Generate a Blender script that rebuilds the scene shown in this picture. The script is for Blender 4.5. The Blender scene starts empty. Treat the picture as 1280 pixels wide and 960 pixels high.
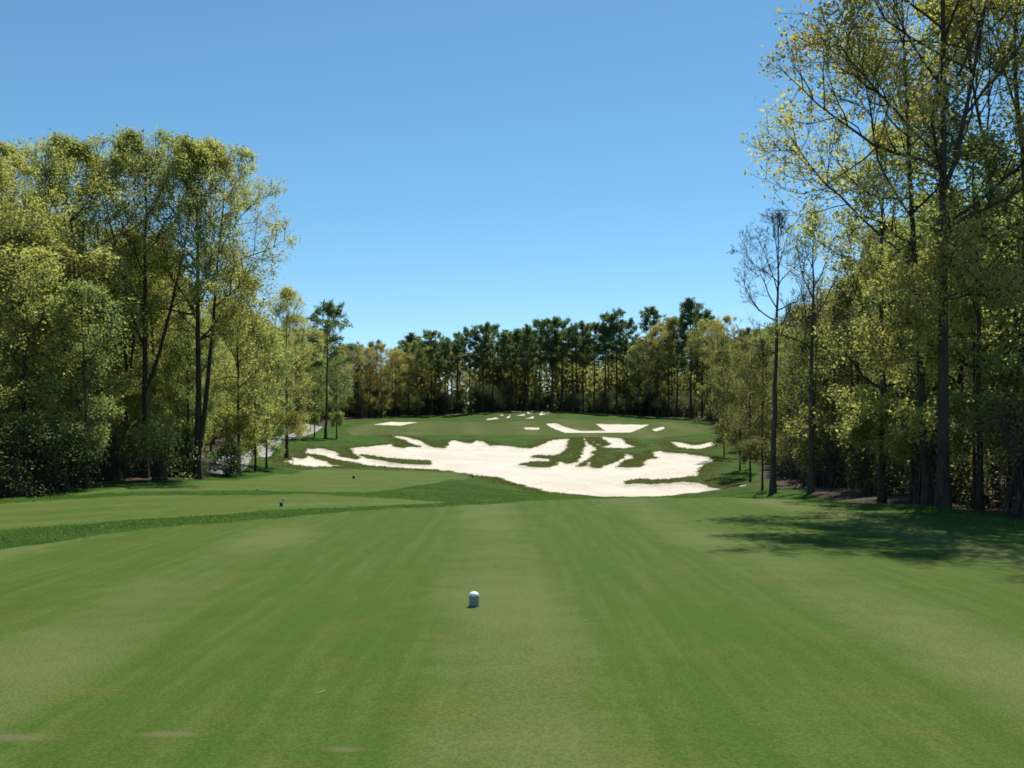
import bpy, math, random
import numpy as np
from math import radians as R

random.seed(7)
SC = bpy.context.scene
COL = SC.collection
EYE = 1.7; F = 1250.0; HZ = 545.0       # eye height, focal length and horizon of the photograph, in its pixels
SUN_EL, SUN_AZ = R(59), R(22)           # azimuth from +Y towards +X

# ------------------------------------------------------------------ helpers
def px(u, v, d):
    return ((u-640)/F*d, d, EYE-(v-HZ)/F*d)

def tag(o, label=None, cat=None, group=None, kind=None):
    if label: o['label'] = label
    if cat: o['category'] = cat
    if group: o['group'] = group
    if kind: o['kind'] = kind
    return o

def empty(name, loc=(0, 0, 0), rz=0, sc=1.0):
    o = bpy.data.objects.new(name, None); COL.objects.link(o)
    o.empty_display_size = 0.2
    o.location = loc; o.rotation_euler = (0, 0, rz); o.scale = (sc, sc, sc)
    return o

def mesh_np(name, V, faces, mat=None, smooth=False, tint=None):
    """faces: list of (n,k) int arrays"""
    me = bpy.data.meshes.new(name)
    V = np.asarray(V, dtype=np.float32)
    me.vertices.add(len(V)); me.vertices.foreach_set('co', V.ravel())
    loops = np.concatenate([f.ravel() for f in faces]).astype(np.int32)
    tot = np.concatenate([np.full(len(f), f.shape[1], np.int32) for f in faces])
    start = np.concatenate([[0], np.cumsum(tot)[:-1]]).astype(np.int32)
    me.loops.add(len(loops)); me.loops.foreach_set('vertex_index', loops)
    me.polygons.add(len(tot)); me.polygons.foreach_set('loop_start', start)
    try: me.polygons.foreach_set('loop_total', tot)
    except Exception: pass
    if smooth: me.polygons.foreach_set('use_smooth', np.ones(len(tot), bool))
    if tint is not None:
        a = me.attributes.new('tint', 'FLOAT', 'POINT'); a.data.foreach_set('value', np.asarray(tint, np.float32))
    me.update(calc_edges=True); me.validate()
    if mat: me.materials.append(mat)
    return me

def link(name, me, parent=None):
    o = bpy.data.objects.new(name, me); COL.objects.link(o)
    if parent: o.parent = parent
    return o

def copy_thing(src, loc, rz=0, sc=1.0):
    o = src.copy(); COL.objects.link(o)
    o.location = loc; o.rotation_euler = (0, 0, rz)
    o.scale = (sc, sc, sc) if not isinstance(sc, tuple) else sc
    for ch in src.children:
        c = ch.copy(); COL.objects.link(c); c.parent = o
    return o

def h2(ix, iy, seed):
    n = (ix.astype(np.int64)*374761393 + iy.astype(np.int64)*668265263 + seed*1442695041) & 0xffffffff
    n = ((n ^ (n >> 13))*1274126177) & 0xffffffff
    return ((n ^ (n >> 16)) & 0xffff)/65535.0

def vnoise(x, y, seed=0):
    ix, iy = np.floor(x), np.floor(y); fx, fy = x-ix, y-iy
    fx = fx*fx*(3-2*fx); fy = fy*fy*(3-2*fy)
    a = h2(ix, iy, seed); b = h2(ix+1, iy, seed); c = h2(ix, iy+1, seed); d = h2(ix+1, iy+1, seed)
    return (a*(1-fx)+b*fx)*(1-fy)+(c*(1-fx)+d*fx)*fy

def fbm(x, y, seed=0, o=4):
    s, a = 0, 0.5
    for k in range(o):
        s = s + a*(vnoise(x, y, seed+k)*2-1); x = x*2.03+11.3; y = y*2.03+5.7; a *= 0.5
    return s

def sst(a, b, x):
    t = np.clip((x-a)/(b-a), 0, 1); return t*t*(3-2*t)

def sdf(poly, X, Y, clampd=4.0):
    """signed distance, positive inside"""
    P = np.asarray(poly, float); out = np.full(X.shape, -clampd)
    lo, hi = P.min(0)-clampd, P.max(0)+clampd
    m = (X > lo[0]) & (X < hi[0]) & (Y > lo[1]) & (Y < hi[1])
    if not m.any(): return out
    x, y = X[m], Y[m]; d2 = np.full(x.shape, 1e9); ins = np.zeros(x.shape, bool)
    for i in range(len(P)):
        a, b = P[i], P[(i+1) % len(P)]; e = b-a
        t = np.clip(((x-a[0])*e[0]+(y-a[1])*e[1])/max(e@e, 1e-9), 0, 1)
        d2 = np.minimum(d2, (x-a[0]-t*e[0])**2+(y-a[1]-t*e[1])**2)
        if a[1] != b[1]:
            c = ((a[1] > y) != (b[1] > y)) & (x < e[0]*(y-a[1])/(b[1]-a[1])+a[0]); ins ^= c
    d = np.sqrt(d2); out[m] = np.clip(np.where(ins, d, -d), -clampd, clampd)
    return out

def sdline(pts, X, Y):
    P = np.asarray(pts, float); d2 = np.full(X.shape, 1e9)
    for i in range(len(P)-1):
        a, b = P[i], P[i+1]; e = b-a
        t = np.clip(((X-a[0])*e[0]+(Y-a[1])*e[1])/(e@e), 0, 1)
        d2 = np.minimum(d2, (X-a[0]-t*e[0])**2+(Y-a[1]-t*e[1])**2)
    return np.sqrt(d2)

# ------------------------------------------------------------------ terrain heights
CP = [(x, y, 0.0) for x in (-6, 0, 5, 9) for y in (-12, -4, 4, 12, 19)] + [(2, 24, 0), (6, 25, 0), (-3, 21, 0)]
CP += [(-9.5, 4, -.25), (-9.5, 14, -.35), (-13, 4, -.4), (-12, 24, -.45), (-7.7, 28, -.45), (-3, 31.5, -.55), (-13, 35, -.45), (-7, 36, -.52), (2, 33, -.8), (8, 34, -1.0)]
CP += [(-12, 46, -.7), (-13, 64, -.8), (-4, 50, -.95), (-2.5, 62, -1.15), (-8, 60, -.85)]
CP += [px(600, 616, 50), px(680, 618.5, 56), (6, 44, -1.5), (12, 46, -1.2)]
CP += [px(0, 622, 36), px(94, 611, 40), px(200, 601, 47), px(280, 597, 55), px(328, 590, 66)]
CP += [px(292, 580, 66), px(300, 570, 72), px(340, 552, 95), px(385, 540, 118)]
CP += [px(690, 619, 62), px(900, 620, 60), px(545, 588, 82), px(440, 570, 92), px(380, 577, 84), px(765, 620, 61)]
CP += [px(500, 553, 108), px(600, 552, 112), px(660, 556, 109), px(640, 545, 119), px(430, 545, 116), px(560, 566, 96)]
CP += [px(700, 590, 78), px(640, 575, 90), px(800, 592, 76), px(850, 575, 88), px(760, 566, 98), px(720, 550, 114), px(800, 552, 112)]
CP += [px(500, 530, 140), px(640, 529, 145), px(460, 526, 150), px(500, 521, 168), px(560, 523, 160), px(655, 514.5, 165), px(730, 517.5, 165), px(690, 534, 138), px(760, 536, 134), px(750, 528, 146)]
CP += [px(820, 527, 150), px(880, 530, 142), px(860, 524, 165), px(860, 555, 106), px(900, 560, 98), px(900, 590, 72), px(935, 606, 58)]
CP += [px(1010, 627, 34), px(945, 615, 44), px(1180, 640, 23), px(1280, 654, 20), px(1080, 634, 28)]
CP += [(-26, 20, -.5), (-40, 40, -.4), (-30, 70, .2), (-60, 80, .6), (-45, 120, 2.2), (-70, 150, 4), (-35, 160, 4.6), (20, 10, -.2), (24, 30, -.7), (40, 40, -.5), (30, 70, -.2), (60, 80, .8), (45, 120, 2.4),
       (40, 155, 4.3), (70, 150, 4.5), (0, 200, 5.6), (-40, 200, 5.6), (40, 200, 5.6), (0, 260, 6), (-110, 250, 6), (110, 250, 6), (0, -40, 0), (-50, -40, 0), (50, -40, 0), (-110, 100, 2), (110, 100, 2)]
CP = np.array(CP)
def _k(r2): return 0.5*r2*np.log(np.maximum(r2, 1e-9))
_S = 50.0; _n = len(CP); _xy = CP[:, :2]/_S
_A = np.zeros((_n+3, _n+3)); _A[:_n, :_n] = _k(((_xy[:, None]-_xy[None])**2).sum(-1)) + np.eye(_n)*2e-4
_A[:_n, _n] = 1; _A[:_n, _n+1:] = _xy; _A[_n:, :_n] = _A[:_n, _n:].T
_w = np.linalg.solve(_A, np.concatenate([CP[:, 2], [0, 0, 0]]))
def tps(X, Y):
    X = np.asarray(X, float); Y = np.asarray(Y, float); sh = X.shape
    x, y = (np.clip(X.ravel(), -115, 115)/_S, np.clip(Y.ravel(), -42, 262)/_S)
    z = _w[_n]+_w[_n+1]*x+_w[_n+2]*y
    for i in range(_n): z += _w[i]*_k((x-_xy[i, 0])**2+(y-_xy[i, 1])**2)
    return z.reshape(sh)

TEE1 = [(-9.6, -9), (-9.0, 6), (-7.5, 14.6), (-6, 19.2), (-2.9, 22.6), (0.6, 26.2), (3.2, 27.4), (5.7, 27.4), (7.6, 26), (8.6, 23), (9.0, 19), (10.2, 10), (10.6, -9)]
def base_h(X, Y):
    z = tps(X, Y)
    w = sst(-2.6, 0.3, sdf(TEE1, X, Y)); z = z*(1-w)
    return z

def hit(u, v, d0=28.0, d1=240.0):
    """where the sight line through a photo pixel meets the smooth terrain"""
    d = np.arange(d0, d1, 0.1); x = (u-640)/F*d; zr = EYE-(v-HZ)/F*d
    below = zr <= base_h(x, d)
    i = int(np.argmax(below)) if below.any() else len(d)-1
    return (float(x[i]), float(d[i]))

def poly(pts, d0=28.0): return [hit(u, v, d0) for u, v in pts]

P_main = poly([(437,561),(452,560),(480,557.5),(490,556),(512,559.5),(537,559.5),(555,560.5),(562,552.5),(570,551),(580,554),(590,555),(592,551),(605,552),(611,557.5),(627,557.5),(650,560.5),(665,561),(677,556),(690,551),(705,549.5),(715,550.5),(711,564),(760,570),(815,566),(825,564),(835,566),(855,567.5),(870,570),(890,573.5),(893,578),(880,582.5),(872,595),(860,603),(877,606),(902,613),(930,618)], 58)
P_main += [(12.8, 55), (7, 54), (3, 58)]
P_main += poly([(672,615),(640,605),(630,600),(590,595),(560,590.5),(527,587.5),(490,585),(465,581.5),(447,580),(450,572),(440,566)], 58)
PA = [P_main,
  poly([(381,562),(402,561.5),(420,565),(427,571),(447,576),(456,571),(470,576.5),(500,583),(505,586),(470,584),(447,581.5),(425,577),(407,571),(383,567)], 60),
  poly([(489,545.5),(502,545.5),(520,550),(542,560),(528,560),(513,555),(499,550)], 60),
  poly([(728.5,547),(735.5,554),(738,556),(747,562.5),(739,569),(733,575),(724,582),(719,580),(725.5,571),(729,563),(730.5,557)], 60),
  poly([(739,547),(743.6,554),(754,558.5),(761,557.5),(763,555),(751,548.5),(753.8,546),(778,549),(783,555),(796,559.5),(780,562.2),(753.8,560.5),(743,556),(740,551)], 60),
  poly([(780,568),(793,571),(793,574.5),(783,577),(772,585),(756,585),(754,583),(770,578),(779,574)], 60)]
NEG = [poly([(443,567),(465,570),(500,575),(537,578),(542,582),(500,580.5),(470,575.5)], 60),
  poly([(666,573),(672.5,569.5),(691,571),(707,565.6),(712,551.4),(717,548),(727,549),(728.5,560),(724.5,572),(718.5,579),(709,580.5),(700,577.5),(690,578),(687,574.5)], 60),
  poly([(748.5,563),(760,562.7),(800,562),(815,565),(820,574),(808.6,574),(800,585),(782,585.7),(770.5,584.5),(782,576.5),(793,574.2),(791,570.2),(780.5,568),(778.5,573.5),(770,577.5),(754,582.7),(747.7,587.2),(739,585.3),(740.5,579.3),(734,577.7),(730.5,583.7),(720.5,585.3),(724.5,581),(739,574)], 60),
  poly([(648,582.2),(666,578.7),(689,578),(702,575.5),(694,583),(688,585.3),(668,585.5),(660,583)], 60),
  poly([(780,604),(795,601),(820,601.5),(855,598.5),(905,589),(908,611),(865,603),(840,604),(815,607),(782,606.5)], 60),
  poly([(487,552),(500,556),(513,559),(505,561.5),(492,559)], 60)]
SMALL = [poly([(356,579),(365,572.5),(378,575),(385,570.5),(395,574.5),(412,580),(430,584.5),(402,586),(385,585),(366,583)], 60),
  poly([(837,552.5),(855,554.5),(865,557.5),(880,555.5),(895,552),(901,556),(878,562),(862,562.5),(847,560.5)], 60),
  poly([(922,551),(932,551),(938,558),(925,561)], 60),
  poly([(682,530),(695,529),(710,535),(725,538.5),(757,538.5),(745,530),(812,531),(788,541),(707,541.5)], 100),
  poly([(656,534.5),(674,534.5),(674,537.5),(656,537)], 100),
  poly([(815,537),(829,533.5),(831,536),(820,539.5)], 100),
  poly([(467,531),(490,527.5),(524,528),(500,532.5)], 100),
  poly([(608,524.5),(620,521.8),(624,524),(609,525.6)], 100), poly([(624,519.5),(629,518.5),(629,520.5)], 100), poly([(632,522.5),(638,519.3),(637,522.5)], 100),
  poly([(640,515),(652,514),(651,516)], 100), poly([(642,520.5),(657,517.8),(655,520)], 100), poly([(659,517),(664,513.5),(667,516),(664,517.8)], 100),
  poly([(656,524),(667,521),(668,523.5)], 100), poly([(674,519),(677,515),(688,513.6),(686,517),(678,519.5)], 100)]
TEE2 = poly([(-60,663),(-60,640),(0,632),(78,624),(187,619.5),(330,620),(450,621.5),(556,627.5),(545,630.5),(450,636.5),(340,643.5),(200,652.5),(100,659),(0,666)], 20)
TEE3 = poly([(80,618.5),(150,611.5),(210,605.5),(290,600.5),(340,594.5),(377,589.5),(427,587),(515,588.5),(565,591.5),(588,597),(552,603.5),(515,609),(452,617),(340,616.5),(187,616),(110,619.5)], 34)
FAIR = poly([(440,544.5),(480,544.5),(560,544),(640,544),(700,546),(800,548.5),(850,545),(893,540),(889,530),(840,528.5),(780,527),(720,524),(690,524),(640,527),(620,528.5),(560,526.5),(500,527),(460,529.5),(432,536)], 100)
PATH = [(-17.0, 58), (-17.9, 63), (-19.7, 72), (-21.4, 84), (-22.9, 95), (-23.8, 107), (-24.2, 118), (-25.5, 130), (-31, 142), (-42, 150), (-60, 158)]
LE = [(-15, -30), (-15.5, 5), (-18.6, 33), (-17.9, 40), (-16.9, 47), (-16.0, 54), (-17.0, 60)]
RE = [(12.2, -30), (11.5, 8), (10.3, 19.5), (9.9, 23.5), (10.3, 29), (11.6, 38), (13.2, 49), (15.6, 60), (19.5, 80), (22, 100), (25.2, 120), (29, 150), (32, 166)]
FOREST_L = LE + [(-21.5, 70), (-24, 84), (-25.6, 95), (-26.6, 118), (-27, 128), (-24, 148), (-22, 160), (-18, 168), (-10, 171), (0, 172), (10, 171), (20, 170), (30, 168)]
EDGE = FOREST_L + RE[::-1]          # the open hole: everything outside it is woodland floor

def height(X, Y, full=True):
    X = np.asarray(X, float); Y = np.asarray(Y, float)
    z = base_h(X, Y)
    f = fields(X, Y)
    mown = np.maximum.reduce([sst(-.3, .6, f[k]) for k in ('tee', 'tee2', 'tee3', 'fair', 'path')])
    z = z + (1-mown)*(0.10*fbm(X*.35, Y*.35, 3)+0.05*fbm(X*1.4, Y*1.4, 9)+0.035) + mown*0.02*fbm(X*.12, Y*.12, 5)
    s = f['sand']
    z = z + 0.06*sst(-1.3, -.1, s)*(1-sst(-.1, .15, s)) - 0.13*sst(-.1, .6, s) + sst(0, .8, s)*0.09*fbm(X*.5, Y*.5, 21)
    return z

def fields(X, Y):
    f = {}
    n = fbm(X*1.3, Y*1.0, 40)*.34+fbm(X*3.7, Y*2.2, 47, 3)*.24; n2 = fbm(X*.45, Y*.3, 44)*.3
    main = np.maximum.reduce([sdf(p, X, Y) for p in PA])
    neg = np.maximum.reduce([sdf(p, X, Y) for p in NEG])
    f['main'] = np.minimum(main, -neg)+n-.02
    for i, p in enumerate(SMALL): f['s%d' % i] = sdf(p, X, Y)+(n if i < 3 else n*.35)
    f['sand'] = np.maximum.reduce([f['main']]+[f['s%d' % i] for i in range(len(SMALL))])
    f['tee'] = sdf(TEE1, X, Y)+n2*.35; f['tee2'] = sdf(TEE2, X, Y)+n2*.6; f['tee3'] = sdf(TEE3, X, Y)+n2*.6; f['fair'] = sdf(FAIR, X, Y)+n2
    f['path'] = .95-np.minimum(sdline(PATH, X, Y), 5)
    f['wood'] = -sdf(EDGE, X, Y)+n2*2
    return f

# ------------------------------------------------------------------ materials
class NT:
    def __init__(s, mat): s.t = mat.node_tree; s.n = s.t.nodes; s.l = s.t.links
    def add(s, typ, ins={}, **kw):
        n = s.n.new(typ)
        for k, v in kw.items(): setattr(n, k, v)
        for k, v in ins.items():
            if isinstance(v, bpy.types.NodeSocket): s.l.new(v, n.inputs[k])
            else: n.inputs[k].default_value = v
        return n
    def noise(s, vec, scale, detail=4, rough=.55):
        return s.add('ShaderNodeTexNoise', {'Vector': vec, 'Scale': scale, 'Detail': detail, 'Roughness': rough}).outputs['Fac']
    def math(s, op, a, b=0.0, c=0.0, clamp=False):
        return s.add('ShaderNodeMath', {0: a, 1: b, 2: c}, operation=op, use_clamp=clamp).outputs[0]
    def ramp(s, fac, stops):
        r = s.add('ShaderNodeValToRGB', {'Fac': fac}); e = r.color_ramp.elements
        while len(e) < len(stops): e.new(0.5)
        for i, (p, c) in enumerate(stops): e[i].position = p; e[i].color = tuple(c)+(1,) if len(c) == 3 else c
        return r.outputs['Color']
    def rng(s, v, a, b, c=0.0, d=1.0):
        return s.add('ShaderNodeMapRange', {0: v, 1: a, 2: b, 3: c, 4: d}, interpolation_type='SMOOTHSTEP').outputs[0]
    def mix(s, f, a, b):
        n = s.add('ShaderNodeMix', data_type='RGBA')
        for i, v in ((0, f), (6, a), (7, b)):
            if isinstance(v, bpy.types.NodeSocket): s.l.new(v, n.inputs[i])
            else: n.inputs[i].default_value = v if i == 0 else tuple(v)+(1,)
        return n.outputs[2]

def new_mat(name):
    m = bpy.data.materials.new(name); m.use_nodes = True
    m.node_tree.nodes.clear(); t = NT(m)
    t.out = t.add('ShaderNodeOutputMaterial')
    return m, t

def principled(t, col, rough=.85, spec=.25, normal=None):
    b = t.add('ShaderNodeBsdfPrincipled', {'Roughness': rough, 'Specular IOR Level': spec})
    if isinstance(col, bpy.types.NodeSocket): t.l.new(col, b.inputs['Base Color'])
    else: b.inputs['Base Color'].default_value = tuple(col)+(1,)
    if normal: t.l.new(normal, b.inputs['Normal'])
    t.l.new(b.outputs[0], t.out.inputs['Surface']); return b

def geo(t):
    return t.add('ShaderNodeNewGeometry').outputs['Position']

def mat_turf(name, c_dark, c_light, c_dry, stripe=None, fine=1.0, dry=.5):
    m, t = new_mat(name); P = geo(t)
    big = t.noise(P, .35, 3); mid = t.noise(P, 1.7, 4); sm = t.noise(P, 48, 3, .75); bl = t.noise(P, 230, 2, .8)
    fac = t.math('ADD', t.math('MULTIPLY', big, .55), t.math('MULTIPLY', mid, .45))
    if stripe:
        w, ang, off, amt = stripe
        sx = t.add('ShaderNodeSeparateXYZ', {0: P}).outputs
        lin = t.math('ADD', t.math('MULTIPLY', sx[0], math.cos(ang)), t.math('MULTIPLY', sx[1], math.sin(ang)))
        lin = t.math('ADD', lin, t.math('MULTIPLY', t.noise(P, .22, 2), .4))
        lin = t.math('ADD', lin, t.math('MULTIPLY', t.noise(P, 2.6, 3), .16))
        s = t.math('SINE', t.math('MULTIPLY', t.math('ADD', lin, off), 2*math.pi/w))
        s = t.rng(t.math('ADD', s, t.math('MULTIPLY', t.math('SUBTRACT', t.noise(P, 1.3, 4, .6), .5), .6)), -.35, 1.15)
        s = t.math('MULTIPLY', s, t.rng(t.noise(P, .16, 2), .3, .62, .35, 1.0))
        fac = t.math('ADD', t.math('MULTIPLY', fac, 1-amt*.3), t.math('MULTIPLY', t.math('SUBTRACT', s, .45), amt))
    col = t.mix(t.rng(fac, .25, .78), c_dark, c_light)
    st = t.add('ShaderNodeMapping', {'Vector': P, 'Scale': (1, .05, 1)}).outputs[0]
    streak = t.math('MULTIPLY', t.math('SUBTRACT', t.noise(st, 5.5, 4, .6), .5), 1.5)
    patch = t.math('MULTIPLY', t.math('SUBTRACT', t.noise(P, 3.4, 5, .7), .5), .7)
    col = t.mix(t.math('ADD', t.math('ADD', streak, patch), .1, clamp=True), col, c_light)
    dm = t.math('MULTIPLY', t.rng(t.noise(P, 1.1, 5, .65), .5, .72), dry)
    col = t.mix(dm, col, c_dry)
    g = t.rng(t.math('ADD', t.math('MULTIPLY', sm, .5), t.math('MULTIPLY', bl, .5)), .36, .64, 1-.38*fine, 1+.38*fine)
    col = t.add('ShaderNodeMix', {6: col}, data_type='RGBA', blend_type='MULTIPLY')
    col.inputs[0].default_value = 1.0
    cv = t.add('ShaderNodeCombineColor', {0: g, 1: g, 2: g}); t.l.new(cv.outputs[0], col.inputs[7]); col = col.outputs[2]
    if name == 'tee_turf':      # two worn divot scars
        for (x, y, rx, ry) in ((-1.96, 5.68, .17, .05), (-2.85, 5.62, .25, .07), (-.9, 5.4, .1, .04)):
            v = t.add('ShaderNodeVectorMath', {0: P, 1: (x, y, 0)}, operation='SUBTRACT').outputs[0]
            v = t.add('ShaderNodeVectorMath', {0: v, 1: (1/rx, 1/ry, 0)}, operation='MULTIPLY').outputs[0]
            ln = t.add('ShaderNodeVectorMath', {0: v}, operation='LENGTH').outputs['Value']
            ln = t.math('ADD', ln, t.math('MULTIPLY', t.noise(P, 22, 4, .7), 1.4))
            col = t.mix(t.rng(ln, 1.0, 2.3, .45, 0.0), col, (.16, .13, .08))
    hgt = t.math('ADD', t.math('MULTIPLY', sm, .35), t.math('MULTIPLY', bl, .65))
    bp = t.add('ShaderNodeBump', {'Height': hgt, 'Strength': .45*fine, 'Distance': .02}).outputs[0]
    b = principled(t, col, .9, .06, bp)
    return m

def mat_rough():
    m, t = new_mat('rough_grass'); P = geo(t)
    n1 = t.noise(P, .5, 4); n2 = t.noise(P, 6, 5, .7); n3 = t.noise(P, 40, 3, .8)
    col = t.mix(t.rng(n1, .35, .65), (.027, .066, .006), (.046, .088, .010))
    a = t.add('ShaderNodeAttribute', attribute_name='wild').outputs['Fac']
    br = t.mix(t.rng(n2, .3, .7), (.042, .066, .013), (.074, .074, .024))
    col = t.mix(t.math('MULTIPLY', a, t.rng(n1, .3, .6, .35, .95)), col, br)
    g = t.rng(t.math('ADD', t.math('MULTIPLY', n2, .5), t.math('MULTIPLY', n3, .5)), .3, .7, .6, 1.4)
    cv = t.add('ShaderNodeCombineColor', {0: g, 1: g, 2: g})
    mx = t.add('ShaderNodeMix', {6: col, 7: cv.outputs[0]}, data_type='RGBA', blend_type='MULTIPLY'); mx.inputs[0].default_value = 1
    bp = t.add('ShaderNodeBump', {'Height': t.math('ADD', n2, t.math('MULTIPLY', n3, .6)), 'Strength': .9, 'Distance': .06}).outputs[0]
    principled(t, mx.outputs[2], .9, .06, bp); return m

def mat_sand():
    m, t = new_mat('sand'); P = geo(t)
    n1 = t.noise(P, .25, 4); n2 = t.noise(P, 5, 4, .65); n3 = t.noise(P, 60, 2, .7)
    col = t.mix(t.rng(n1, .35, .65), (.55, .495, .40), (.61, .56, .47))
    col = t.mix(t.math('MULTIPLY', t.rng(n2, .48, .75), .5), col, (.37, .305, .21))
    w = t.add('ShaderNodeTexWave', {'Vector': P, 'Scale': 3.2, 'Distortion': 5.0, 'Detail': 2.0, 'Detail Scale': 1.4}, bands_direction='Y').outputs['Fac']
    h = t.math('ADD', t.math('MULTIPLY', w, .25), t.math('ADD', n2, t.math('MULTIPLY', n3, .15)))
    bp = t.add('ShaderNodeBump', {'Height': h, 'Strength': .6, 'Distance': .12}).outputs[0]
    principled(t, col, .95, .1, bp); return m

def mat_path():
    m, t = new_mat('asphalt'); P = geo(t)
    n1 = t.noise(P, .8, 4); n2 = t.noise(P, 45, 3, .8)
    col = t.mix(t.rng(n1, .3, .7), (.20, .20, .20), (.29, .285, .28))
    bp = t.add('ShaderNodeBump', {'Height': n2, 'Strength': .4, 'Distance': .01}).outputs[0]
    principled(t, col, .9, .2, bp); return m

def mat_litter():
    m, t = new_mat('leaf_litter'); P = geo(t)
    n1 = t.noise(P, .6, 4); n2 = t.noise(P, 9, 5, .75); vo = t.add('ShaderNodeTexVoronoi', {'Vector': P, 'Scale': 14.0}).outputs['Color']
    v = t.add('ShaderNodeSeparateColor', {0: vo}).outputs[0]
    col = t.ramp(v, [(0, (.024, .017, .011)), (.45, (.050, .035, .022)), (.8, (.088, .058, .036)), (1, (.14, .092, .06))])
    col = t.mix(t.math('MULTIPLY', t.rng(n1, .5, .68), .7), col, (.03, .06, .015))
    bp = t.add('ShaderNodeBump', {'Height': t.math('ADD', n2, v), 'Strength': .9, 'Distance': .05}).outputs[0]
    principled(t, col, .9, .15, bp); return m

def mat_bark(name, c1, c2):
    m, t = new_mat(name); P = t.add('ShaderNodeTexCoord').outputs['Object']
    mp = t.add('ShaderNodeMapping', {'Vector': P, 'Scale': (1, 1, .22)}).outputs[0]
    n1 = t.noise(mp, 16, 5, .7); n2 = t.noise(P, 1.2, 3)
    col = t.mix(t.rng(t.math('ADD', t.math('MULTIPLY', n1, .7), t.math('MULTIPLY', n2, .3)), .35, .65), c1, c2)
    bp = t.add('ShaderNodeBump', {'Height': n1, 'Strength': .9, 'Distance': .04}).outputs[0]
    principled(t, col, .9, .15, bp); return m

def mat_leaf(name, stops, trans=.5, rough=.5, spec=.3):
    """colour differs leaf by leaf (tint attribute) and tree by tree (object random)"""
    m, t = new_mat(name)
    a = t.add('ShaderNodeAttribute', attribute_name='tint').outputs['Fac']
    r = t.add('ShaderNodeObjectInfo').outputs['Random']
    f = t.math('ADD', t.math('MULTIPLY', a, .72), t.math('MULTIPLY', r, .28))
    col = t.ramp(f, stops)
    def scaled(k):
        n = t.add('ShaderNodeMix', {6: col, 7: k+(1,)}, data_type='RGBA', blend_type='MULTIPLY'); n.inputs[0].default_value = 1; return n.outputs[2]
    b = t.add('ShaderNodeBsdfPrincipled', {'Base Color': scaled((.8, .8, .8)), 'Roughness': rough, 'Specular IOR Level': spec})
    tr = t.add('ShaderNodeBsdfTranslucent', {'Color': scaled((trans*2.15, trans*2.15, trans*1.35))})
    mx = t.add('ShaderNodeAddShader', {0: b.outputs[0], 1: tr.outputs[0]})
    t.l.new(mx.outputs[0], t.out.inputs['Surface']); return m

M = {}
TURF = ((.051, .088, .0115), (.096, .124, .036), (.108, .100, .024))
M['tee'] = mat_turf('tee_turf', *TURF, stripe=(3.65, 0.04, .31, .46), dry=.3)
M['tee2'] = mat_turf('lower_tee_turf', (.050, .088, .011), (.090, .118, .030), (.105, .098, .028), stripe=(3.0, -.9, 0, .2), dry=.55)
M['fair'] = mat_turf('fairway_turf', (.050, .074, .012), (.086, .100, .028), (.105, .092, .03), stripe=(7, .05, 0, .35), dry=.4)
M['rough'] = mat_rough(); M['sand'] = mat_sand(); M['path'] = mat_path(); M['litter'] = mat_litter()
M['oakbark'] = mat_bark('oak_bark', (.034, .027, .020), (.085, .070, .054))
M['greybark'] = mat_bark('grey_bark', (.060, .052, .043), (.13, .115, .098))
M['pinebark'] = mat_bark('pine_bark', (.040, .030, .023), (.10, .075, .057))
M['oak'] = mat_leaf('oak_leaf', [(0, (0.0784, 0.1008, 0.0336)), (0.3, (0.1456, 0.1658, 0.056)), (0.6, (0.2106, 0.215, 0.0762)), (0.82, (0.2632, 0.2374, 0.0918)), (1, (0.28, 0.196, 0.0896))], .6, .6, .12)
M['olive'] = mat_leaf('olive_bud_leaf', [(0, (.050, .060, .022)), (.35, (.088, .098, .036)), (.65, (.130, .132, .048)), (.85, (.158, .145, .058)), (1, (.175, .140, .064))], .52, .6, .12)
M['green'] = mat_leaf('spring_leaf', [(0, (0.056, 0.0896, 0.0336)), (0.4, (0.1176, 0.1568, 0.0582)), (0.75, (0.1848, 0.2128, 0.0829)), (1, (0.2576, 0.252, 0.112))], .6, .6, .12)
M['ochre'] = mat_leaf('budding_leaf', [(0, (.115, .118, .042)), (.4, (.185, .172, .060)), (.75, (.225, .190, .072)), (1, (.245, .178, .078))], .6, .6, .12)
M['pine'] = mat_leaf('pine_needle', [(0, (.042, .070, .034)), (.5, (.080, .120, .055)), (1, (.14, .18, .08))], .42, .6, .12)
M['dark'] = mat_leaf('evergreen_leaf', [(0, (.018, .036, .014)), (.5, (.040, .066, .024)), (.85, (.07, .10, .036)), (1, (.14, .17, .07))], .45, .6, .12)
M['brush'] = mat_leaf('brush_leaf', [(0, (.06, .058, .025)), (.5, (.11, .105, .042)), (.8, (.15, .155, .05)), (1, (.145, .145, .06))], .55, .6, .12)
M['blade'] = mat_leaf('grass_blade', [(0, (.032, .078, .010)), (.5, (.054, .108, .016)), (.8, (.08, .118, .025)), (1, (.11, .11, .035))], .45)
M['heath'] = mat_leaf('fescue_blade', [(0, (.030, .070, .012)), (.45, (.050, .084, .017)), (.75, (.080, .086, .026)), (1, (.15, .12, .055))], .45)

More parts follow.
